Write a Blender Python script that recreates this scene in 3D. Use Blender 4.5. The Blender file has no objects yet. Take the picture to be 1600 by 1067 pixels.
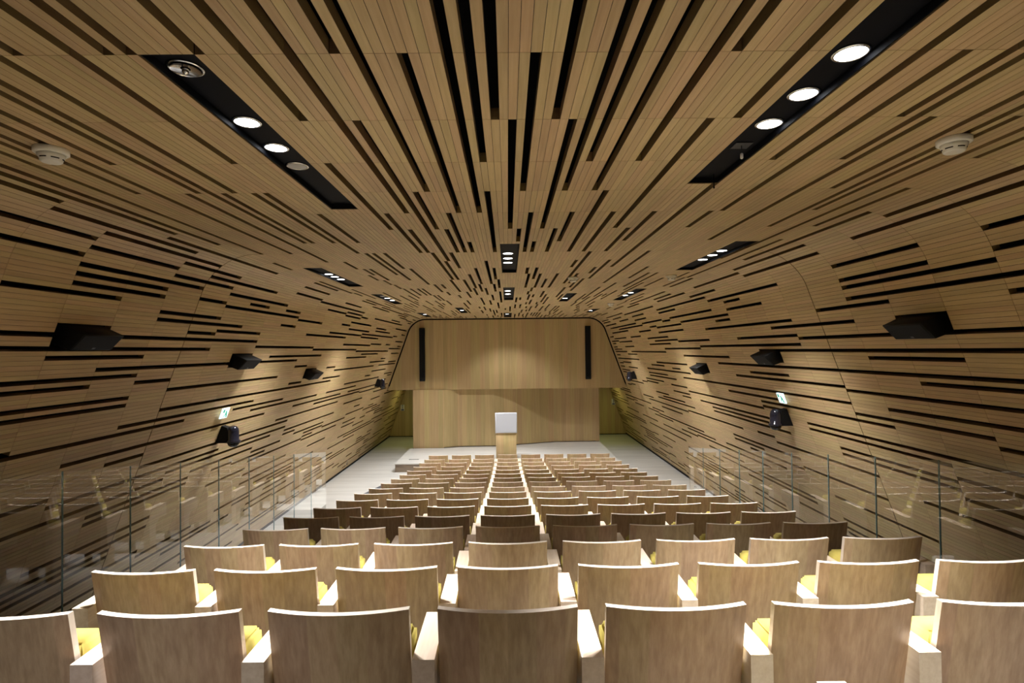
import bpy, bmesh, math, random
from mathutils import Matrix, Vector
import numpy as np

# ------------------------------------------------------------------ camera
scene = bpy.context.scene
COL = scene.collection
CAM_Z = 3.8
FPX = 870.0
def cam_axes(yaw=.46, pitch=.89, roll=.60):
    y, p, r = [math.radians(v) for v in (yaw, pitch, roll)]
    right = Vector((math.cos(y), -math.sin(y), 0)); f0 = Vector((math.sin(y), math.cos(y), 0)); u0 = Vector((0, 0, 1))
    fw = f0*math.cos(p) + u0*math.sin(p); up = u0*math.cos(p) - f0*math.sin(p)
    return right*math.cos(r) - up*math.sin(r), up*math.cos(r) + right*math.sin(r), fw
R_, U_, W_ = cam_axes()
cd = bpy.data.cameras.new('camera'); cd.sensor_width = 36; cd.lens = FPX/1600*36; cd.clip_start = .05; cd.clip_end = 100
cam = bpy.data.objects.new('camera', cd); COL.objects.link(cam)
cam.matrix_world = Matrix(((R_.x, U_.x, -W_.x, 0), (R_.y, U_.y, -W_.y, 0), (R_.z, U_.z, -W_.z, CAM_Z), (0, 0, 0, 1)))
scene.camera = cam
# ------------------------------------------------------------------ world, exposure (an enclosed hall: all light is its lamps)
w = bpy.data.worlds.new('world'); scene.world = w; w.use_nodes = True
w.node_tree.nodes['Background'].inputs[0].default_value = (.02, .02, .02, 1)
vs = scene.view_settings
vs.view_transform = 'Standard'; vs.look = 'None'; vs.gamma = 1; vs.use_curve_mapping = False
vs.exposure = 0.16
LAMP_W = 420.0          # each downlight that is switched on
LAMP_COL = (1.0, .985, .965)
# some troughs hold stronger or dimmed lamps, or lamps turned towards the stage:
# (power factor, tilt towards the stage in degrees, cone in degrees)
CONE, SPOT_BLEND = 86, .6
AIM = {'near left': (1.85, 0, 72), 'near right': (1.5, 0, 72), 'last centre': (.6, 8, 108), 'second left': (1.0, 0, 94), 'second right': (.95, 0, 94), 'third left': (1.6, 0, 98), 'third right': (1.6, 0, 98),
       'first centre': (.9, 0, 82), 'farthest left': (1.3, -4, 98), 'farthest right': (2.1, 2, 98), 'far left of centre': (3.4, -2, 100), 'right of centre': (1.2, 4, 96), 'second centre': (.8, 6, 96)}
random.seed(7)
rnd = random.Random(11)
# ------------------------------------------------------------------ helpers
def tag(o, label=None, cat=None, group=None, kind=None):
    if label: o['label'] = label
    if cat: o['category'] = cat
    if group: o['group'] = group
    if kind: o['kind'] = kind
    return o
def empty(name, loc=(0, 0, 0)):
    o = bpy.data.objects.new(name, None); COL.objects.link(o); o.location = loc; o.empty_display_size = .1
    return o
def obj(name, me, mat=None, parent=None, mw=None):
    o = bpy.data.objects.new(name, me); COL.objects.link(o)
    if mat and not me.materials: me.materials.append(mat)
    if parent: o.parent = parent
    if mw is not None: o.matrix_local = mw
    return o
def mesh(name, verts, faces):
    me = bpy.data.meshes.new(name); me.from_pydata([tuple(v) for v in verts], [], faces); me.update()
    bm = bmesh.new(); bm.from_mesh(me); bmesh.ops.recalc_face_normals(bm, faces=bm.faces); bm.to_mesh(me); bm.free()
    return me
BF = [(0, 3, 2, 1), (4, 5, 6, 7), (0, 1, 5, 4), (1, 2, 6, 5), (2, 3, 7, 6), (3, 0, 4, 7)]
def boxv(x0, x1, y0, y1, z0, z1):
    return [(x0, y0, z0), (x1, y0, z0), (x1, y1, z0), (x0, y1, z0), (x0, y0, z1), (x1, y0, z1), (x1, y1, z1), (x0, y1, z1)]
def boxm(name, x0, x1, y0, y1, z0, z1, bevel=0, seg=2):
    me = mesh(name, boxv(x0, x1, y0, y1, z0, z1), BF)
    if bevel: bev(me, bevel, seg)
    return me
def bev(me, w, seg=2):
    bm = bmesh.new(); bm.from_mesh(me)
    bmesh.ops.bevel(bm, geom=list(bm.edges), offset=w, segments=seg, affect='EDGES', clamp_overlap=True)
    for f in bm.faces: f.smooth = True
    bm.to_mesh(me); bm.free()
def prism(name, pts, axis, a0, a1):
    """closed outline pts (p,q) extruded along axis 'x' or 'y' or 'z' from a0 to a1"""
    def P(p, q, a):
        return {'x': (a, p, q), 'y': (p, a, q), 'z': (p, q, a)}[axis]
    n = len(pts)
    v = [P(p, q, a0) for p, q in pts] + [P(p, q, a1) for p, q in pts]
    f = [tuple(range(n)), tuple(range(2*n-1, n-1, -1))] + [(i, (i+1) % n, n+(i+1) % n, n+i) for i in range(n)]
    return mesh(name, v, f)
def lathe(name, prof, seg=24, smooth=True, cap=True):
    v, f = [], []
    for r, z in prof:
        for k in range(seg):
            a = 2*math.pi*k/seg; v.append((r*math.cos(a), r*math.sin(a), z))
    for j in range(len(prof)-1):
        for k in range(seg):
            f.append((j*seg+k, j*seg+(k+1) % seg, (j+1)*seg+(k+1) % seg, (j+1)*seg+k))
    if cap: f.append(tuple(range(seg))); f.append(tuple(range((len(prof)-1)*seg, len(prof)*seg)))
    me = mesh(name, v, f)
    if smooth:
        for p in me.polygons: p.use_smooth = len(p.vertices) == 4
    return me

# ------------------------------------------------------------------ materials
def newmat(name):
    m = bpy.data.materials.new(name); m.use_nodes = True
    return m, m.node_tree.nodes, m.node_tree.links, m.node_tree.nodes['Principled BSDF']
def plain(name, col, rough=.5, metal=0, spec=.5, noise=0, nscale=40):
    m, n, l, b = newmat(name)
    b.inputs['Base Color'].default_value = (*col, 1); b.inputs['Roughness'].default_value = rough
    b.inputs['Metallic'].default_value = metal; b.inputs['Specular IOR Level'].default_value = spec
    if noise:
        t = n.new('ShaderNodeTexNoise'); t.inputs['Scale'].default_value = nscale; t.inputs['Detail'].default_value = 3
        g = n.new('ShaderNodeNewGeometry'); l.new(g.outputs['Position'], t.inputs['Vector'])
        r = n.new('ShaderNodeMapRange'); r.inputs['To Min'].default_value = 1-noise; r.inputs['To Max'].default_value = 1+noise
        l.new(t.outputs['Fac'], r.inputs['Value'])
        x = n.new('ShaderNodeVectorMath'); x.operation = 'SCALE'; x.inputs[0].default_value = col
        l.new(r.outputs['Result'], x.inputs['Scale']); l.new(x.outputs['Vector'], b.inputs['Base Color'])
    return m
def wood(name, light, dark, scale, src='object', island=False, var=.16, strip=None, rough=.45, spec=.35, hue=.5):
    """grain = noise stretched by `scale`; every plank or object gets its own tone; strip = (axis, width) veneer leaves"""
    m, n, l, b = newmat(name)
    if src == 'world':
        co = n.new('ShaderNodeNewGeometry').outputs['Position']
    else:
        co = n.new('ShaderNodeTexCoord').outputs['Object']
    oi = n.new('ShaderNodeObjectInfo').outputs['Random']
    if island:
        oi = n.new('ShaderNodeNewGeometry').outputs['Random Per Island']
    off = n.new('ShaderNodeVectorMath'); off.operation = 'ADD'
    sc = n.new('ShaderNodeMath'); sc.operation = 'MULTIPLY'; sc.inputs[1].default_value = 37.0; l.new(oi, sc.inputs[0])
    l.new(co, off.inputs[0]); l.new(sc.outputs[0], off.inputs[1])
    mul = n.new('ShaderNodeVectorMath'); mul.operation = 'MULTIPLY'; mul.inputs[1].default_value = scale
    l.new(off.outputs[0], mul.inputs[0])
    t1 = n.new('ShaderNodeTexNoise'); t1.inputs['Scale'].default_value = 1; t1.inputs['Detail'].default_value = 5; t1.inputs['Roughness'].default_value = .6
    l.new(mul.outputs[0], t1.inputs['Vector'])
    ramp = n.new('ShaderNodeMapRange'); ramp.inputs['From Min'].default_value = .3; ramp.inputs['From Max'].default_value = .7
    l.new(t1.outputs['Fac'], ramp.inputs['Value'])
    mix = n.new('ShaderNodeMix'); mix.data_type = 'RGBA'
    mix.inputs['A'].default_value = (*dark, 1); mix.inputs['B'].default_value = (*light, 1)
    l.new(ramp.outputs['Result'], mix.inputs['Factor'])
    # tone per piece
    wn = n.new('ShaderNodeTexWhiteNoise'); wn.noise_dimensions = '2D' if strip else '1D'
    if strip:
        sep = n.new('ShaderNodeSeparateXYZ'); l.new(co, sep.inputs[0])
        d = n.new('ShaderNodeMath'); d.operation = 'DIVIDE'; d.inputs[1].default_value = strip[1]; l.new(sep.outputs[strip[0]], d.inputs[0])
        fl = n.new('ShaderNodeMath'); fl.operation = 'FLOOR'; l.new(d.outputs[0], fl.inputs[0])
        cb = n.new('ShaderNodeCombineXYZ'); l.new(fl.outputs[0], cb.inputs[0]); l.new(sc.outputs[0], cb.inputs[1])
        l.new(cb.outputs[0], wn.inputs['Vector'])
    else:
        l.new(sc.outputs[0], wn.inputs['W'])
    tr = n.new('ShaderNodeMapRange'); tr.inputs['To Min'].default_value = 1-var; tr.inputs['To Max'].default_value = 1+var
    l.new(wn.outputs['Value'], tr.inputs['Value'])
    hs = n.new('ShaderNodeHueSaturation'); l.new(mix.outputs['Result'], hs.inputs['Color']); l.new(tr.outputs['Result'], hs.inputs['Value'])
    sp = n.new('ShaderNodeSeparateColor'); l.new(wn.outputs['Color'], sp.inputs[0])
    hr = n.new('ShaderNodeMapRange'); hr.inputs['To Min'].default_value = .5-.012*hue*2; hr.inputs['To Max'].default_value = .5+.012*hue*2
    l.new(sp.outputs[1], hr.inputs['Value']); l.new(hr.outputs['Result'], hs.inputs['Hue'])
    l.new(hs.outputs['Color'], b.inputs['Base Color'])
    b.inputs['Roughness'].default_value = rough; b.inputs['Specular IOR Level'].default_value = spec
    return m
def emit(name, col, strength):
    m, n, l, b = newmat(name)
    b.inputs['Base Color'].default_value = (*col, 1); b.inputs['Emission Color'].default_value = (*col, 1); b.inputs['Emission Strength'].default_value = strength
    return m
OAK_L, OAK_D = (.555, .408, .218), (.445, .316, .158)
M_plank = wood('oak_plank', OAK_L, OAK_D, (55, 2.2, 55), 'world', False, .10)
M_field = wood('oak_plank_field', OAK_L, OAK_D, (55, 2.2, 55), 'world', True, .09)
M_sideshade = wood('shaded_plank_side', (.24, .155, .068), (.17, .105, .045), (30, 3, 30), 'world', False, .05)  # plank sides and ends: shade inside the slots put into a darker oak colour
M_chair = wood('ash_oak_veneer', (.55, .40, .245), (.385, .26, .15), (45, 45, 2.0), 'object', False, .09, ('X', .11), rough=.4)
M_arm = wood('ash_armrest', (.68, .57, .46), (.56, .44, .33), (40, 3, 40), 'object', False, .06, rough=.4)
M_plyedge = wood('pale_ply_edge', (.74, .66, .58), (.64, .55, .46), (30, 30, 6), 'object', False, .03, rough=.4)
M_back = wood('oak_wall_panel', (.52, .395, .205), (.43, .315, .15), (24, 24, .8), 'world', False, .10, ('X', .17))
M_floor = wood('pale_ash_floor', (.60, .595, .575), (.48, .475, .455), (1.1, 14, 14), 'world', False, .09, ('Y', .13), rough=.35, hue=.1)
M_stagefront = wood('stage_fascia', (.30, .245, .18), (.24, .19, .135), (3, 20, 20), 'world', False, .05)
M_yellow = plain('yellow_wool', (.43, .35, .085), .85, spec=.2, noise=.08, nscale=220)
M_black = plain('black_void', (.006, .006, .007), .9, spec=.1)
M_blackp = plain('black_plate', (.004, .0045, .007), .6, spec=.08)
M_spk = plain('black_speaker', (.005, .005, .0055), .6, spec=.22, noise=.15, nscale=150)
M_gloss = plain('black_gloss_dome', (.012, .012, .02), .12, spec=.6)
M_grille = plain('dark_grille', (.007, .007, .008), .7, spec=.15, noise=.3, nscale=400)
M_metal = plain('dark_metal', (.05, .05, .055), .4, .8)
M_chrome = plain('chrome', (.8, .8, .8), .12, 1)
M_white = plain('white_plastic', (.74, .72, .66), .4)
M_panelw = plain('white_panel', (.52, .55, .63), .35)
M_slate = plain('slate_carpet', (.075, .08, .09), .9, spec=.1, noise=.15, nscale=90)
M_tier = plain('grey_tier_floor', (.20, .19, .185), .8, noise=.1, nscale=60)
M_lens = emit('lit_lens', (.93, .96, 1.0), 9.0)
M_lensoff = plain('frosted_lens', (.42, .42, .42), .3)
M_exit = emit('exit_white', (.72, .92, 1.0), 1.0)
M_green = emit('exit_green', (.01, .42, .24), .35)
M_corr = emit('corridor_lens', (.95, 1.0, .45), 2.5)
M_blue = plain('sign_blue', (.05, .06, .20), .5)
def glass_mat():
    m, n, l, b = newmat('clear_glass'); n.remove(b)
    out = n['Material Output']; mx = n.new('ShaderNodeMixShader'); fr = n.new('ShaderNodeFresnel'); fr.inputs['IOR'].default_value = 1.5
    tr = n.new('ShaderNodeBsdfTransparent'); tr.inputs[0].default_value = (.965, .98, .975, 1)
    gl = n.new('ShaderNodeBsdfGlossy'); gl.inputs['Roughness'].default_value = 0.0; gl.inputs['Color'].default_value = (1, 1, 1, 1)
    bf = n.new('ShaderNodeNewGeometry').outputs['Backfacing']; inv = n.new('ShaderNodeMath'); inv.operation = 'SUBTRACT'; inv.inputs[0].default_value = 1; l.new(bf, inv.inputs[1])
    # both faces of the pane reflect; the far face is folded into the near one so that no light is trapped inside
    two = n.new('ShaderNodeMath'); two.operation = 'MULTIPLY'; two.inputs[1].default_value = 1.9; two.use_clamp = True; l.new(fr.outputs[0], two.inputs[0])
    on = n.new('ShaderNodeMath'); on.operation = 'MULTIPLY'; l.new(two.outputs[0], on.inputs[0]); l.new(inv.outputs[0], on.inputs[1])
    l.new(on.outputs[0], mx.inputs[0]); l.new(tr.outputs[0], mx.inputs[1]); l.new(gl.outputs[0], mx.inputs[2]); l.new(mx.outputs[0], out.inputs['Surface'])
    return m
M_glass = glass_mat()
M_edge = plain('teal_glass_edge', (.10, .24, .27), .15, spec=.8)

# ------------------------------------------------------------------ the slatted shell: a constant section, slats on a grid of
# PITCH (round the section) by CELL (along the hall)
PITCH, CELL, Y0, X0, HC = .0443, .641, 2.19, .015, 4.98
RAD, A70 = .7, math.radians(70)
FLAT = {1: 2.95, -1: 3.01}
ARC = RAD*A70
S20, C20 = math.sin(math.radians(20)), math.cos(math.radians(20))
ZW = HC - RAD*(1-math.cos(A70))                  # height where the straight wall starts
def xw(s): return FLAT[s] + RAD*math.sin(A70)
UMAX = {s: FLAT[s] + ARC + ZW/C20 for s in (1, -1)}
def section(u):
    """point (x,z), tangent (towards +u) and outward normal at perimeter coordinate u"""
    s = 1 if u >= 0 else -1; a = abs(u)
    if a <= FLAT[s]: x, z, tx, tz = a, HC, 1, 0
    elif a <= FLAT[s] + ARC:
        g = (a-FLAT[s])/RAD; x = FLAT[s] + RAD*math.sin(g); z = HC - RAD*(1-math.cos(g)); tx, tz = math.cos(g), -math.sin(g)
    else:
        d = a-FLAT[s]-ARC; x = xw(s) + d*S20; z = ZW - d*C20; tx, tz = S20, -C20
    if s < 0: tz = -tz
    return s*x+X0, z, tx, tz, -tz, tx            # outward = tangent x Y
Y_REAR, Y_HEAD, Y_DOOR, Z_HEAD = -2.3, 20.45, 24.9, 2.38
DEPTH = .06
def jy(j): return Y0 + CELL*j
NB, PWALL = 70, .0443*.965                       # the slats of the walls (from number 70 on) are a little narrower
def uedge(k):
    s, a = (1, k) if k >= 0 else (-1, -k)
    return s*(a*PITCH if a <= NB else NB*PITCH + (a-NB)*PWALL)
def ucen(i): return (uedge(i)+uedge(i+1))/2
def uwid(i): return uedge(i+1)-uedge(i)
# open slots seen in the near part of the hall: (slat, first cell, end cell)
SLOTS = [(-6, -7, 4), (-4, -7, 2), (-2, -7, 1), (-10, 0, 4), (-14, -7, 3), (-16, -7, 0), (-20, -7, 4), (-18, 1, 8), (-24, -7, 1), (-28, -7, 0), (0, 1,
5), (5, -7, 1), (2, 0, 3), (7, 1, 5), (9, -7, 3), (11, -7, 2), (14, -7, 3), (18, -7, 2), (23, 1, 5), (20, -7, 0), (26, -7, 1), (33, 0, 9), (37, -7,
2), (41, 0, 4), (45, -7, 1), (47, -7, 2), (49, 1, 6), (54, -7, 3), (57, -7, 5), (59, 1, 4), (63, -7, 8), (66, -7, 2), (67, 3, 5), (70, 4, 8), (73, -7,
4), (76, -7, 5), (82, -7, 3), (86, -7, 3), (82, 4, 6), (86, 4, 6), (88, 3, 6), (91, -7, 6), (94, -7, 3), (93, 5, 7), (97, 6, 9), (101, -7, 8), (105,
-7, 9), (107, 4, 6), (111, -7, 13), (113, -7, 5), (117, -7, 7), (121, -7, 6), (124, 4, 7), (126, -7, 4), (126, 6, 11), (121, 7, 17), (116, 7, 12),
(131, -7, 9), (133, 5, 9), (139, 5, 8), (-44, -7, 0), (-39, -7, 2), (-36, -7, 0), (-34, -7, 0), (-46, 0, 3), (-50, -7, 6), (-52, -7, 3), (-56, -7, 2),
(-59, -7, 4), (-62, -7, 3), (-64, -7, 2), (-67, -7, 7), (-59, 2, 7), (-71, -7, 6), (-73, 2, 5), (-75, -7, 3), (-77, 3, 6), (-75, 5, 9), (-79, 4, 7),
(-81, -7, 4), (-85, -7, 4), (-83, 4, 6), (-87, 4, 7), (-89, 4, 6), (-91, 4, 6), (-93, 3, 5), (-85, 6, 8), (-81, 6, 8), (-83, 7, 10), (-87, 8, 11),
(-90, 7, 8), (-91, 8, 10), (-95, 6, 8), (-97, 6, 9), (-100, 7, 8), (-99, 8, 10), (-89, 9, 10), (-89, 11, 12), (-91, 10, 12), (-102, -7, 10), (-105,
-7, 8), (-107, 4, 6), (-110, 5, 13), (-112, -7, 6), (-114, 6, 7), (-114, -7, 5), (-117, 7, 12), (-118, -7, 6), (-120, -7, 6), (-123, 7, 17), (-126, 6,
11), (-128, -7, 8), (-133, 5, 12), (-136, 6, 7), (-140, 7, 14), (-145, 8, 13), (-128, 10, 13), (-130, 11, 16), (-127, -7, 4), (-26, 2, 5), (-24, 4,
7), (-22, 5, 7), (-16, 3, 5), (-12, 4, 7), (-14, 5, 7), (-10, 6, 7), (-4, 3, 7), (16, 3, 7), (20, 4, 7), (26, 5, 7), (28, 4, 6), (12, 4, 6), (10, 5,
7), (4, 4, 7), (6, 6, 7), (2, 5, 6), (39, 4, 5), (-54, 3, 8), (-48, 3, 6), (-41, 3, 7), (-43, 3, 6), (-37, 4, 6)]
# light troughs: (first slat, last slat, first cell, end cell) and their downlights (x, y, state)
K = 1.22/1.28
TROUGHS = [
 ('near left', -33, -29, 0, 3.77, [(-1.37, 2.37, 'off'), (-1.375, 2.93, 'on'), (-1.38, 3.30, 'on'), (-1.375, 3.63, 'frost')]),
 ('near right', 29, 33, -6, 2.77, [(1.45, -.75, 'on'), (1.45, -.35, 'on'), (1.45, .75, 'on'), (1.45, 1.12, 'on'), (1.45, 2.28, 'on'), (1.45, 2.65, 'on'), (1.45, 3.0, 'on')]),
 ('rear left', -33, -29, -6, -2, [(-1.37, -.75, 'on'), (-1.37, -.35, 'on'), (-1.37, .35, 'on'), (-1.37, .72, 'on')]),
 ('second left', -65, -60, 8.77, 12.35, [(-2.82, 8.70, 'on'), (-2.80, 9.0, 'on'), (-2.79, 9.33, 'on')]),
 ('third left', -64, -60, 14.5, 18.3, [(-2.80, 12.25, 'frost'), (-2.80, 12.72, 'on'), (-2.80, 13.27, 'on')]),
 ('farthest left', -64, -60, 23.5, 26.6, [(-2.77, 18.48, 'on')]),
 ('first centre', -2, 2, 6.2, 9.8, [(.016, 6.98, 'on'), (.016, 7.35, 'on'), (.016, 7.71, 'on')]),
 ('second centre', -2, 2, 12.9, 17.0, [(.016, 11.39, 'on'), (.016, 12.03, 'on')]),
 ('far left of centre', -33, -29, 20.4, 23.8, [(-1.38, 16.75, 'on')]),
 ('last centre', -3, 2, 24.1, 27.6, [(.0, 18.7, 'on')]),
 ('right of centre', 28, 32, 14.75, 17.8, [(1.37, 13.15, 'on')]),
 ('second right', 57, 62, 6.15, 9.63, [(2.69, 6.92, 'on'), (2.69, 7.24, 'on'), (2.69, 7.60, 'on')]),
 ('third right', 57, 61, 13.6, 17.5, [(2.70, 12.01, 'on'), (2.70, 12.58, 'on')]),
 ('farthest right', 56, 60, 21.9, 24.3, [(2.62, 17.44, 'on')]),
]
NICHES = [(-104, -100, 4), (-111, -107, 9), (-119, -115, 14), (97, 101, 4), (105, 109, 9), (112, 116, 14)]
NLO = -max(k for k in range(300) if -uedge(-k) < UMAX[-1]); NHI = max(k for k in range(300) if uedge(k) < UMAX[1])-1
JLO, JHEAD, JDOOR = -7, (Y_HEAD-Y0)/CELL, (Y_DOOR-Y0)/CELL
def jmax(i):
    return JDOOR if section(ucen(i))[1] < Z_HEAD-.03 else JHEAD
opened = set()
for i, a, b in SLOTS:
    for j in range(a, b): opened.add((i, j))
cuts = {}                                        # slat -> list of (j0, j1) taken by troughs and speaker niches
for t in TROUGHS:
    for i in range(t[1], t[2]+1): cuts.setdefault(i, []).append((t[3], t[4]))
for a, b, j in NICHES:
    for i in range(a, b+1): cuts.setdefault(i, []).append((j, j+1))
def cut_near(i, j0, j1):
    return any(j0 < c1+.3 and j1 > c0-.3 for k in (i-1, i, i+1) for c0, c1 in cuts.get(k, []))
def known(i, j):                                 # cells whose slots were read off the near part of the hall
    if j < -1: return False
    if abs(i) < 66: return j < 7
    if i < 0: return i > -139 and j < (10 if i < -80 else 8)
    return i < 135 and j < (7 if i > 85 else 6)
total = 0
for t in range(60000):
    i = rnd.randint(NLO+2, NHI-2); jm = int(jmax(i)); j = rnd.randint(JLO, jm-1)
    if known(i, j): continue
    L = rnd.choice((2, 3, 4, 5) if j <= 7 else ((1, 2, 2, 3, 3, 4) if abs(i) < 66 else (1, 2, 2, 3, 3, 4, 5, 6)))
    j1 = min(j+L, jm)
    if any(known(i, k) for k in range(j, j1)) or cut_near(i, j, j1): continue
    if any((k, q) in opened for k in (i-1, i, i+1) for q in range(j-1 if k == i else j, j1+1 if k == i else j1)): continue
    for q in range(j, j1): opened.add((i, q))
    total += j1-j
    if total > .165*(NHI-NLO)*28: break
# pieces (slat, ya, yb)
pieces = []
for i in range(NLO, NHI+1):
    jm = jmax(i); cs = sorted(cuts.get(i, []))
    j = JLO
    while j < jm - .05:
        segs = [] if (i, j) in opened else [(j, min(j+1, jm))]
        for c0, c1 in cs:
            new = []
            for a, b in segs:
                if c1 <= a or c0 >= b: new.append((a, b)); continue
                if c0 > a+.08: new.append((a, c0))
                if c1 < b-.08: new.append((c1, b))
            segs = new
        for a, b in segs: pieces.append((i, jy(a), jy(b)))
        j += 1
GAPW, GAPL = .0021, .0022
PW = PITCH - GAPW
plank_me = mesh('plank', boxv(-PW/2, PW/2, -.5, .5, 0, DEPTH), BF)
plank_me.materials.append(M_plank); plank_me.materials.append(M_sideshade)
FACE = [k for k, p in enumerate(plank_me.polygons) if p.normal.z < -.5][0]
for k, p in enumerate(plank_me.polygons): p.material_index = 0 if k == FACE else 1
def plank_matrix(i, ya, yb):
    x, z, tx, tz, nx, nz = section(ucen(i))
    if abs(i) > 66 and abs(ya-jy(7)) < .01: ya += .010          # wider movement joint in the walls
    L = yb-ya-GAPL
    k = (uwid(i)-GAPW)/PW
    return Matrix(((tx*k, 0, nx, x), (0, L, 0, (ya+yb)/2), (tz*k, 0, nz, z), (0, 0, 0, 1)))
def seen_area(i, ya, yb):
    x, z, tx, tz, nx, nz = section(ucen(i))
    q = []
    for y in (ya, yb):
        for s in (-.5, .5):
            d = Vector((x+tx*s*PITCH, y, z+tz*s*PITCH-CAM_Z)); zz = d.dot(W_)
            if zz < .3: return 0
            q.append((800+FPX*d.dot(R_)/zz, 533.5-FPX*d.dot(U_)/zz))
    cx = sum(p[0] for p in q)/4; cy = sum(p[1] for p in q)/4
    if not (-10 < cx < 1610 and -10 < cy < 1000): return 0
    (ax, ay), (bx, by), (ex, ey), (fx, fy) = q
    return abs((fx-ax)*(ey-by) - (ex-bx)*(fy-ay))/2
def surface_of(i):
    u = ucen(i)
    return 'ceiling' if -FLAT[-1] < u < FLAT[1] else ('wall_right' if u > 0 else 'wall_left')
def backing(name, u0, u1, off=.2, th=.05):
    n = 24; us = [u0+(u1-u0)*k/n for k in range(n+1)]; pr = [section(u) for u in us]
    a = [(p[0]+p[4]*off, p[1]+p[5]*off) for p in pr]; b = [(p[0]+p[4]*(off+th), p[1]+p[5]*(off+th)) for p in pr]
    ye = Y_DOOR if name != 'ceiling' else Y_HEAD+.3
    o = obj(name, prism(name, a+b[::-1], 'y', Y_REAR, ye), M_black)
    return tag(o, kind='structure')
surf = {'ceiling': backing('ceiling', -FLAT[-1]-.05, FLAT[1]+.05), 'wall_left': backing('wall_left', -UMAX[-1], -FLAT[-1]+.05), 'wall_right': backing('wall_right', FLAT[1]-.05, UMAX[1])}
bys = {k: [] for k in surf}
for p in pieces: bys[surface_of(p[0])].append(p)
for sname, ps in bys.items():
    ps.sort(key=lambda p: -seen_area(*p))
    for p in ps[:300]:
        o = bpy.data.objects.new('plank', plank_me); COL.objects.link(o); o.parent = surf[sname]; o.matrix_local = plank_matrix(*p)
    rest = ps[300:]
    base = np.array(boxv(-PW/2, PW/2, -.5, .5, 0, DEPTH)); V = np.empty((len(rest)*8, 3))
    bn = np.c_[base, np.ones(8)]
    for k, p in enumerate(rest):
        V[k*8:k*8+8] = (bn @ np.array(plank_matrix(*p)).T)[:, :3]
    F = [tuple(k*8+q for q in f) for k in range(len(rest)) for f in BF]
    me = bpy.data.meshes.new('plank_field'); me.from_pydata(V.tolist(), [], F); me.update()
    me.materials.append(M_field); me.materials.append(M_sideshade)
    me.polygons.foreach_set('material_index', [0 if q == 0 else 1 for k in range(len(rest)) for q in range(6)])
    o = obj('plank_field', me, None, surf[sname]); o['kind'] = 'stuff'
# black shadow gap and skirting at the foot of each slatted wall
for s, nm in ((-1, 'baseboard_left'), (1, 'baseboard_right')):
    x, z, tx, tz, nx, nz = section(s*(UMAX[s]-.0))
    pts = [(x-s*.012, 0), (x+s*.1, 0), (x+s*.1-s*.025, .07), (x-s*.012-s*.025, .07)]
    tag(obj(nm, prism(nm, pts, 'y', Y_REAR, Y_DOOR), M_blackp), kind='structure')

# ------------------------------------------------------------------ floors, stage, end wall, corridors
XF = 5.45
tag(obj('floor', boxm('floor', -XF, XF, Y_REAR-.1, Y_DOOR+.1, -.12, 0), M_floor), kind='structure')
tag(obj('wall_rear', boxm('wall_rear', -XF, XF, Y_REAR-.12, Y_REAR-.01, 0, 5.3), M_back), kind='structure')
ST_Y0, ST_Y1, ST_Z, ST_XL, ST_XR = 17.58, 21.5, .27, -3.59, 3.49
st = empty('stage', (0, ST_Y0, 0)); tag(st, 'low stage platform with pale wood top in front of end wall', 'stage')
def at(o, p): return Matrix.Translation(Vector(p)-Vector(o.location))
stage_pl = [(ST_XL, ST_Y0), (ST_XR, ST_Y0), (ST_XR, 21.4), (1.75, 21.35), (.29, 20.78), (-.51, 20.53), (-1.79, 20.53), (-2.32, 20.30), (ST_XL, 20.30)]
obj('stage_top', prism('stage_top', stage_pl, 'z', ST_Z-.03, ST_Z), M_floor, st, at(st, (0, 0, 0)))
obj('fascia', prism('fascia', [(ST_XL+.015, ST_Y0+.015), (ST_XR-.015, ST_Y0+.015), (ST_XR-.015, 21.3), (2.0, 21.3), (.3, 20.7), (-.5, 20.45), (-1.8, 20.45), (-2.3, 20.25), (ST_XL+.015, 20.25)], 'z', 0, ST_Z-.03), M_stagefront, st, at(st, (0, 0, 0)))
tag(obj('floor_box', boxm('floor_box', -3.25, -2.93, 18.20, 18.26, ST_Z, ST_Z+.006), M_metal), 'thin metal floor socket strip set in left of stage top', 'floor socket')

wb = tag(empty('wall_back', (0, Y_HEAD, 0)), kind='structure')
def header_panel(xa, xb):
    """upper wall panel between xa and xb, trimmed to the hall section with a shadow gap"""
    g = .045; pts = []
    us = [-(UMAX[-1]) + k*(UMAX[-1]+UMAX[1])/600 for k in range(601)]
    outline = []
    for u in us:
        p = section(u); outline.append((p[0]-p[4]*g, p[1]-p[5]*g))
    top = [(x, z) for x, z in outline if z >= Z_HEAD]
    def zt(x):
        for (x0, z0), (x1, z1) in zip(top, top[1:]):
            if x0 <= x <= x1: return z0+(z1-z0)*(x-x0)/max(1e-6, x1-x0)
        return Z_HEAD
    xl, xr = top[0][0], top[-1][0]; xa = max(xa, xl); xb = min(xb, xr)
    inner = [p for p in top if xa < p[0] < xb]
    pts = [(xa, Z_HEAD)] + ([(xa, zt(xa))] if xa > xl+1e-4 else []) + inner + ([(xb, zt(xb))] if xb < xr-1e-4 else []) + [(xb, Z_HEAD)]
    return [(x, z) for x, z in pts]
for xa, xb in ((-9, -2.34), (-2.337, -.09), (-.087, 2.214), (2.217, 9)):
    o = obj('panel', prism('header_panel', header_panel(xa, xb), 'y', 0, .12), M_back, wb)
lower = [(-3.48, 20.4), (-2.35, 20.36), (-1.79, 20.6), (-1.18, 20.6), (-.51, 20.6), (.29, 20.83), (1.02, 21.12), (1.75, 21.4), (2.2, 21.42), (3.5, 21.45)]
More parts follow.
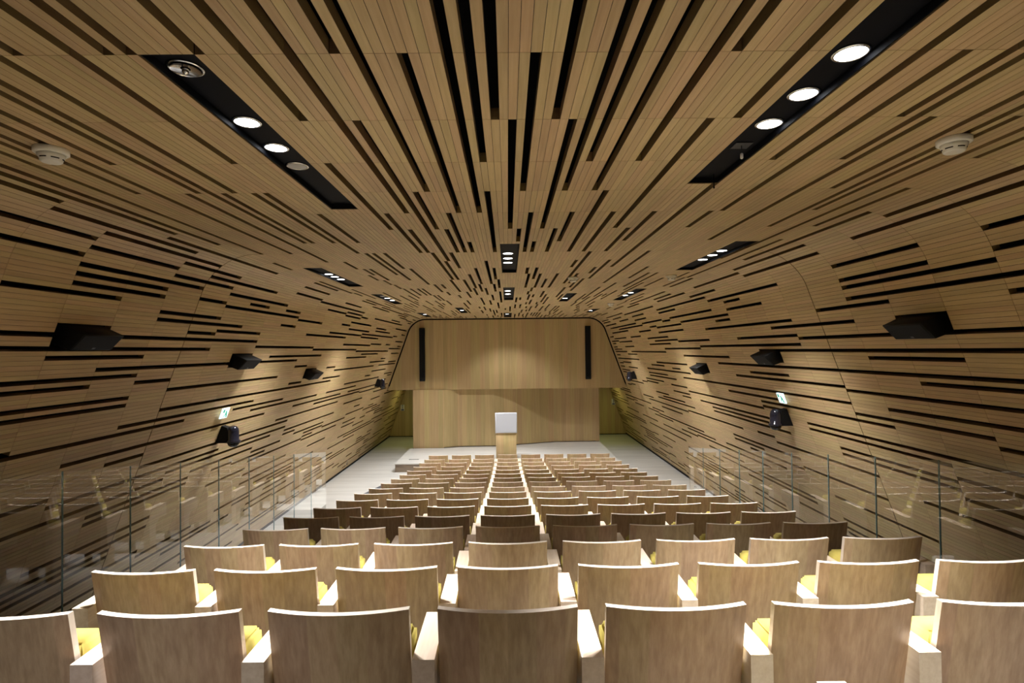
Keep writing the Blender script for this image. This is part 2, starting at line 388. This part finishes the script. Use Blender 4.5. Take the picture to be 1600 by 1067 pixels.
for (xa, ya), (xb, yb) in zip(lower, lower[1:]):
    pl = [(xa+.001, ya-Y_HEAD), (xb-.001, yb-Y_HEAD), (xb-.001, yb-Y_HEAD+.1), (xa+.001, ya-Y_HEAD+.1)]
    obj('panel', prism('lower_panel', pl, 'z', .05 if xa < -2.4 else ST_Z+.015, Z_HEAD-.003), M_back, wb)
obj('backing', mesh('backing', [(-6, .2, 0), (6, .2, 0), (6, .2, 5.4), (-6, .2, 5.4), (-6, .2, Z_HEAD+.13), (6, .2, Z_HEAD+.13)], [(4, 5, 2, 3)]), M_black, wb)
obj('soffit', boxm('soffit', -6, 6, 0.02, Y_DOOR-Y_HEAD, Z_HEAD+.002, Z_HEAD+.12), M_back, wb)
for s, nm, xx, ya in ((-1, 'wall_corridor_left', -3.48, 20.5), (1, 'wall_corridor_right', 3.50, 21.55)):
    tag(obj(nm, boxm(nm, min(xx, xx-s*.12), max(xx, xx-s*.12), ya, Y_DOOR, 0, Z_HEAD), M_back), kind='structure')
for s, nm in ((-1, 'door_1'), (1, 'door_2')):
    d = tag(empty(nm, (s*4.3, Y_DOOR, 0)), kind='structure')
    obj('door_leaf', boxm('door_leaf', -1.3, 1.3, -.03, .05, .012, Z_HEAD), M_back, d)
    obj('frame_gap', boxm('frame_gap', -1.3, 1.3, -.034, -.028, .0, .03), M_black, d)
    sg = tag(empty('door_sign', (s*4.70, Y_DOOR-.04, 1.30 if s < 0 else 1.46)), 'small white and blue figure sign on the %s corridor door' % ('left' if s < 0 else 'right'), 'sign')
    obj('plate', boxm('plate', -.085, .085, -.012, 0, -.14, .12), M_white, sg)
    obj('figure', mesh('figure', [(-.012, -.0135, -.06), (.012, -.0135, -.06), (.012, -.0135, .06), (-.012, -.0135, .06), (-.06, -.0135, -.13), (.06, -.0135, -.13), (.06, -.0135, -.075), (-.06, -.0135, -.075), (-.02, -.0135, .07), (.02, -.0135, .07), (.02, -.0135, .11), (-.02, -.0135, .11)], [(0, 1, 2, 3), (4, 5, 6, 7), (8, 9, 10, 11)]), M_blue, sg)
    # the corridor has its own greenish ceiling lamp
    cl = tag(empty('corridor_lamp', (s*3.72, 22.9, Z_HEAD)), 'round greenish ceiling lamp in the %s side corridor' % ('left' if s < 0 else 'right'), 'lamp')
    obj('rim', lathe('rim', [(.10, 0), (.11, -.004), (.11, -.02), (.095, -.022)]), M_white, cl)
    obj('lens', lathe('lens', [(.094, -.015), (.094, -.024)]), M_corr, cl)
    ld = bpy.data.lights.new('corridor_light', 'AREA'); ld.shape = 'DISK'; ld.size = .18; ld.energy = 9; ld.color = (.92, 1.0, .42)
    lo = bpy.data.objects.new('corridor_light', ld); COL.objects.link(lo); lo.parent = cl; lo.location = (0, 0, -.04)

# ------------------------------------------------------------------ seating
NR = 18
DROP = [.821, .990, 1.159, 1.321, 1.479, 1.635, 1.779, 1.919, 2.051, 2.186, 2.307, 2.425, 2.537, 2.640, 2.730, 2.812, 2.890, 2.950]
ROW_Y = [2.11 + .848*(n-1) for n in range(NR)]
CH = .85
TIER = [max(.012, CAM_Z - d - CH) for d in DROP]
SP = .65
pf = tag(empty('floor_stepped', (0, ROW_Y[0], 0)), kind='structure')
PXL, PXR = -3.74, 3.74
for n in range(NR):
    ya = ROW_Y[n]-.22 if n else Y_REAR; yb = ROW_Y[n]+.628
    xl = PXL if n < 13 else -3.30; xr = PXR if n < 13 else 3.05
    obj('tier', boxm('tier', xl, xr, ya, yb, 0, TIER[n]), M_tier if n < 13 else M_floor, pf, at(pf, (0, 0, 0)))
# stringer that edges the lowest tiers on the left
obj('stringer', prism('stringer', [(13.0, 0), (15.3, 0), (15.3, .16), (13.0, .47)], 'x', -3.46, -3.30), M_slate, pf, at(pf, (0, 0, 0)))

TAN = .187
def back_mesh():
    W, nx, nz, th, zb = .54, 12, 6, .028, .20
    v, f = [], []
    for side in (0, 1):
        for a in range(nz+1):
            z = zb+(CH-zb)*a/nz
            for b in range(nx+1):
                x = -W/2+W*b/nx
                sag = .045*(2*x/W)**2
                v.append((x, sag + (CH-z)*TAN + side*th, z))
    n = (nx+1)*(nz+1)
    for a in range(nz):
        for b in range(nx):
            k = a*(nx+1)+b
            f.append((k, k+1, k+nx+2, k+nx+1)); f.append((n+k, n+k+nx+1, n+k+nx+2, n+k+1))
    for b in range(nx):
        f.append((b, n+b, n+b+1, b+1)); k = nz*(nx+1)+b; f.append((k, k+1, n+k+1, n+k))
    for a in range(nz):
        k = a*(nx+1); f.append((k, k+nx+1, n+k+nx+1, n+k)); k += nx; f.append((k, n+k, n+k+nx+1, k+nx+1))
    me = mesh('backrest', v, f)
    me.materials.append(M_chair); me.materials.append(M_plyedge)
    ne = 2*nx*nz
    for k, p in enumerate(me.polygons): p.material_index = 0 if k < ne else 1
    return me
me_back = back_mesh()
me_seat = prism('seat_cushion', [(.128, .70), (.195, .28), (.325, .28), (.262, .70)], 'x', -.268, .268); bev(me_seat, .018, 3)
arc = [(.31-.13*math.sin(t), .35+.13*math.cos(t)) for t in [math.radians(a) for a in range(0, 91, 15)]]
me_arm = prism('armrest', [(.04, 0), (.04, .66), (.43, .66), (.43, .48)] + arc + [(.18, 0)], 'x', -.043, .043)
me_ped = boxm('pedestal', -.03, .03, .18, .25, 0, .30, .004, 1)
me_foot = boxm('foot', -.11, .11, .15, .29, 0, .012)
ORD = ['zeroth', 'first', 'second', 'third', 'fourth', 'fifth', 'sixth', 'seventh', 'eighth', 'ninth', 'tenth', 'eleventh', 'twelfth', 'thirteenth', 'fourteenth', 'fifteenth', 'sixteenth', 'seventeenth', 'eighteenth']
for n in range(NR):
    for k in range(-3, 5):
        if n == 0 and k not in (-1, 0, 1, 2): continue
        xo = -.01-.00125*(n-1)
        c = empty('auditorium_chair', (k*SP+xo, ROW_Y[n], TIER[n]))
        tag(c, 'oak-backed chair with yellow cushion, %s row from stage, %s seat from left' % (ORD[NR-n], ORD[k+4]), 'chair', 'auditorium chairs in rows')
        for nm, me, m in (('backrest', me_back, M_chair), ('seat_cushion', me_seat, M_yellow), ('pedestal', me_ped, M_metal), ('foot', me_foot, M_metal)):
            obj(nm, me, m, c)
        obj('armrest', me_arm, M_arm, c, Matrix.Translation((-SP/2, 0, 0)))
        if k == 4 or (n == 0 and k == 2): obj('armrest', me_arm, M_arm, c, Matrix.Translation((SP/2, 0, 0)))

# ------------------------------------------------------------------ glass balustrades beside the seating
def tier_z(y):
    for n in range(NR-1, -1, -1):
        if y >= ROW_Y[n]-.22: return TIER[n]
    return TIER[0]
for s, nm in ((-1, 'left'), (1, 'right')):
    ye = 11.50 if s < 0 else 11.62
    b = tag(empty('glass_balustrade', (s*3.76, ye, tier_z(ye-.1))), 'frameless glass balustrade along the %s side of the seating' % nm, 'balustrade')
    ztop = lambda y: 2.819-.1578*(y-4.733)
    y1 = ye
    for k in range(11):
        y0 = y1-.8455
        zb0, zb1 = .0, .0
        lo = lambda y: max(.02, ztop(y)-1.42)
        pts = [(y0+.004, lo(y0)), (y1-.004, lo(y1)), (y1-.004, ztop(y1)), (y0+.004, ztop(y0))]
        p = obj('glass_panel', prism('glass_panel', pts, 'x', s*3.755, s*3.767), M_glass, b, at(b, (0, 0, 0)))
        obj('panel_edge', prism('panel_edge', [(y0-.003, lo(y0)), (y0+.0035, lo(y0)), (y0+.0035, ztop(y0)), (y0-.003, ztop(y0))], 'x', s*3.7545, s*3.7675), M_edge, p)
        y1 = y0
    obj('base_rail', prism('base_rail', [(y1, max(.0, ztop(y1)-1.47)), (ye, max(0, ztop(ye)-1.47)), (ye, max(.02, ztop(ye)-1.415)), (y1, max(.02, ztop(y1)-1.415))], 'x', s*3.745, s*3.777), M_metal, b, at(b, (0, 0, 0)))

# ------------------------------------------------------------------ lectern
LZ = ST_Z
lc = tag(empty('lectern', (-.075, 18.1, LZ)), 'wooden lectern with a square white front panel, centre of stage', 'lectern')
obj('body', boxm('body', -.33, .33, .03, .50, 0, .87, .006, 1), M_back, lc)
obj('panel_frame', boxm('panel_frame', -.352, .352, 0, .06, .845, 1.50, .006, 1), M_panelw, lc)
obj('panel_face', boxm('panel_face', -.325, .325, -.004, .0, .875, 1.47), M_panelw, lc)
obj('reading_top', prism('reading_top', [(.06, .87), (.50, .87), (.50, .98), (.06, 1.12)], 'x', -.33, .33), M_back, lc)

# ------------------------------------------------------------------ line-array loudspeakers on the end wall
for nm, x in (('left', -3.12), ('right', 2.94)):
    z0, z1 = (2.70, 4.64) if x < 0 else (2.71, 4.66)
    t = tag(empty('column_speaker', (x, Y_HEAD, z0)), 'tall slim black column loudspeaker on the %s of the end wall' % nm, 'loudspeaker')
    obj('cabinet', boxm('cabinet', -.095, .095, -.17, -.02, 0, z1-z0, .008, 1), M_spk, t)
    obj('grille', boxm('grille', -.083, .083, -.176, -.17, .10, z1-z0-.02), M_grille, t)
    obj('badge', boxm('badge', -.02, .02, -.179, -.172, .035, .055), M_metal, t)
    for zz in (.3, 1.6): obj('bracket', boxm('bracket', -.04, .04, -.02, 0, zz, zz+.08), M_metal, t)

# ------------------------------------------------------------------ light troughs
ring_me = lathe('downlight_ring', [(.062, 0), (.074, 0), (.074, -.006), (.062, -.008), (.062, 0)], 32, True, False)
lens_me = lathe('lens', [(.0615, -.001), (.0615, -.006)], 32)
frost_me = lathe('frosted_lens', [(.0615, -.001), (.0615, -.006)], 32)
reflector_me = lathe('reflector', [(.02, .05), (.045, .035), (.06, .0)], 24, True, False)
bulb_me = lathe('bulb', [(.004, -.0), (.014, .01), (.014, .035), (.004, .045)], 12)
for nm, i0, i1, j0, j1, lamps in TROUGHS:
    xa, xb = i0*PITCH+X0, (i1+1)*PITCH+X0; ya, yb = jy(j0), jy(j1); xc = (xa+xb)/2; yc = (ya+yb)/2
    t = tag(empty('light_trough', (xc, yc, HC)), 'black recessed ceiling trough with round downlights, %s' % nm, 'ceiling light', 'recessed light troughs')
    hw, hl, up, g = (xb-xa)/2-.004, (yb-ya)/2-.004, .04, .006
    obj('plate', boxm('plate', -hw, hw, -hl, hl, up, up+.02), M_blackp, t)
    fr = mesh('trough_frame', boxv(-hw, -hw+g, -hl, hl, .004, up)+boxv(hw-g, hw, -hl, hl, .004, up)+boxv(-hw, hw, -hl, -hl+g, .004, up)+boxv(-hw, hw, hl-g, hl, .004, up), [tuple(8*q+v for v in f) for q in range(4) for f in BF])
    obj('trough_frame', fr, M_blackp, t)
    if nm == 'near right':
        sx, sy = 1.42-xc, 3.32-yc
        for pn, me, m in (('sensor_base', boxm('sensor_base', -.05, .05, -.05, .05, -.006, 0), M_metal), ('sensor_stem', lathe('sensor_stem', [(.003, -.05), (.003, -.006)], 8), M_metal), ('sensor_tip', lathe('sensor_tip', [(.004, -.085), (.009, -.08), (.009, -.055), (.004, -.05)], 12), M_white)):
            obj(pn, me, m, t, Matrix.Translation((sx, sy, up)))
        obj('hanging_rod', lathe('hanging_rod', [(.006, -.10), (.006, -.088), (.0035, -.086), (.0035, 0)], 8), M_black, t, Matrix.Translation((1.46-xc, 3.88-yc, up)))
    for x, y, state in lamps:
        lx = max(-hw+.08, min(hw-.08, x-xc)); ly = max(-hl+.09, min(hl-.09, y-yc))
        d = obj('downlight', ring_me, M_blackp if state != 'off' else M_chrome, t, Matrix.Translation((lx, ly, up)))
        if state == 'off':
            obj('reflector', reflector_me, M_chrome, d, Matrix.Translation((0, 0, -.012)) @ Matrix.Diagonal((1, 1, .15, 1))); obj('bulb', bulb_me, M_chrome, d, Matrix.Translation((0, 0, -.03)))
        else:
            obj('lens', lens_me if state == 'on' else frost_me, M_lens if state == 'on' else M_lensoff, d)
        if state == 'on':
            ld = bpy.data.lights.new('downlight_beam', 'SPOT'); pw, tilt, cone = AIM.get(nm, (1, 0, CONE)); ld.energy = LAMP_W*pw*(.27 if y < 1.6 else 1); ld.color = LAMP_COL; ld.spot_size = math.radians(cone); ld.spot_blend = SPOT_BLEND; ld.shadow_soft_size = .05 if y < 16 else .1
            lo = bpy.data.objects.new('downlight_beam', ld); COL.objects.link(lo); lo.parent = t; lo.location = (lx, ly, up-.014); lo.rotation_euler = (math.radians(tilt), 0, 0)

# ------------------------------------------------------------------ things on the slatted walls
def wall_frame(u, y):
    """matrix: local x = along the hall (+Y), local y = into the room, local z = up the wall"""
    x, z, tx, tz, nx, nz = section(u); s = 1 if u > 0 else -1
    up = Vector((-s*tx, 0, -s*tz)); inn = Vector((-nx, 0, -nz)); al = up.cross(inn)*-1
    al = inn.cross(up)
    return Matrix(((al.x, inn.x, up.x, x), (al.y, inn.y, up.y, y), (al.z, inn.z, up.z, z), (0, 0, 0, 1)))
def wthing(name, u, y, label, cat, group=None):
    o = empty(name); o.matrix_world = wall_frame(u, y); return tag(o, label, cat, group)
spk_names = {-104: 'left wall nearest the camera', -111: 'left wall second from the camera', -119: 'left wall farthest from the camera', 97: 'right wall nearest the camera', 105: 'right wall second from the camera', 112: 'right wall farthest from the camera'}
for a, b, j in NICHES:
    u = (uedge(a)+uedge(b+1))/2; y = jy(j+.5)
    t = wthing('wall_speaker', u, y, 'black box loudspeaker set in a niche, %s' % spk_names[a], 'loudspeaker', 'wall loudspeakers')
    hz = 2.5*PWALL-.004
    obj('niche_plate', boxm('niche_plate', -.315, .315, -.075, -.062, -hz, hz), M_blackp, t)
    pts = [(-.062, -.095), (-.062, .095), (.20, .075), (.12, -.10)]
    cab = prism('cabinet', pts, 'x', -.25, .25); bev(cab, .006, 1)
    obj('cabinet', cab, M_spk, t)
    n_ = Vector((0, .175, -.08)).normalized()
    fa, fb = Vector((.20, .075)), Vector((.12, -.10)); dn = Vector((.175, -.08)).normalized()*.003
    q = [fa.lerp(fb, .08)+dn, fa.lerp(fb, .92)+dn, fa.lerp(fb, .92)-dn, fa.lerp(fb, .08)-dn]
    obj('grille', prism('grille', [tuple(p) for p in q], 'x', -.235, .235), M_grille, t)
    q = [fa.lerp(fb, .80)+dn*1.4, fa.lerp(fb, .90)+dn*1.4, fa.lerp(fb, .90), fa.lerp(fb, .80)]
    obj('badge', prism('badge', [tuple(p) for p in q], 'x', -.018, .018), M_metal, t)
for s, u, y, nm in ((-1, -5.93, 8.47, 'left wall below the lit exit sign'), (1, 5.70, 8.47, 'right wall below the lit exit sign'), (-1, -5.71, 18.15, 'left wall near the stage'), (1, 5.49, 18.3, 'right wall near the stage')):
    x, z, tx, tz, nx, nz = section(u)
    t = tag(empty('dome_camera', (x, y, z)), 'black dome camera on a wedge bracket, %s' % nm, 'camera', 'dome cameras')
    i = -s
    obj('bracket', prism('bracket', [(s*.044, -.13), (s*-.05, .13), (i*.13, .10), (i*.17, -.05), (i*.13, -.13)], 'y', -.055, .055), M_spk, t)
    obj('housing', lathe('housing', [(.085, -.135), (.10, -.13), (.10, -.10), (.082, -.09), (.08, .04), (.07, .085), (.045, .115), (.01, .125)]), M_gloss, t, Matrix.Translation((i*.20, 0, 0)))
    obj('dome', lathe('dome', [(.01, -.20), (.05, -.19), (.075, -.165), (.083, -.135)]), M_gloss, t, Matrix.Translation((i*.20, 0, 0)))
for u, y, nm in ((-5.56, 8.28, 'left'), (5.37, 8.37, 'right')):
    s = 1 if u > 0 else -1
    t = wthing('exit_sign', u, y, 'small lit green and white exit sign on the %s slatted wall' % nm, 'exit sign', 'exit signs')
    # the plate stands out from the wall across the hall
    obj('bracket', boxm('bracket', -.03, .03, 0, .03, -.03, .03), M_metal, t)
    pl = obj('plate', boxm('plate', -.10, .10, .03, .05, -.08, .08, .003, 1), M_exit, t)
    f = [(.03, .0515, .015), (.075, .0515, .015), (.075, .0515, .06), (.05, .0515, .07), (.03, .0515, .06)]
    g = [(-.075, .0515, -.065), (-.05, .0515, -.065), (-.02, .0515, -.015), (.005, .0515, -.055), (.02, .0515, -.045), (-.01, .0515, .005), (.005, .0515, .035), (-.02, .0515, .05), (-.05, .0515, .005)]
    obj('pictogram', mesh('pictogram', f+g, [tuple(range(5)), tuple(range(5, 14))]), M_green, pl)
for u, y, nm in ((-8.42, 18.0, 'left'), (8.33, 17.9, 'right')):
    t = wthing('wall_socket', u, y, 'small brown socket plate low on the %s slatted wall' % nm, 'socket')
    obj('plate', boxm('plate', -.05, .05, 0, .012, -.09, .09, .003, 1), M_arm, t); obj('slot', boxm('slot', -.018, .018, .012, .014, -.07, .07), M_black, t)

# ------------------------------------------------------------------ small things on the ceiling
for x, y, nm in ((-2.60, 3.19, 'near left of the ceiling'), (2.56, 3.14, 'near right of the ceiling'), (2.65, 8.94, 'right of the ceiling beyond the second trough'), (2.67, 14.3, 'far right of the ceiling'), (1.08, 9.06, 'ceiling right of the first centre trough')):
    t = tag(empty('smoke_detector', (x, y, HC)), 'white round smoke detector, %s' % nm, 'smoke detector', 'smoke detectors')
    obj('base', lathe('base', [(.083, 0), (.086, -.003), (.086, -.028), (.078, -.034)], 32), M_white, t)
    obj('sensor_head', lathe('sensor_head', [(.068, -.034), (.064, -.05), (.056, -.062), (.054, -.074), (.046, -.08)], 32), M_white, t)
    for k in range(6):
        a0 = k*math.pi/3+.12; aa = [a0+q*.1 for q in range(8)]
        v = [(r*math.cos(a), r*math.sin(a), z) for z, r in ((-.0575, .0605), (-.063, .0570)) for a in aa]
        obj('vent_slot', mesh('vent_slot', v, [(q, q+1, q+9, q+8) for q in range(7)]), M_black, t)
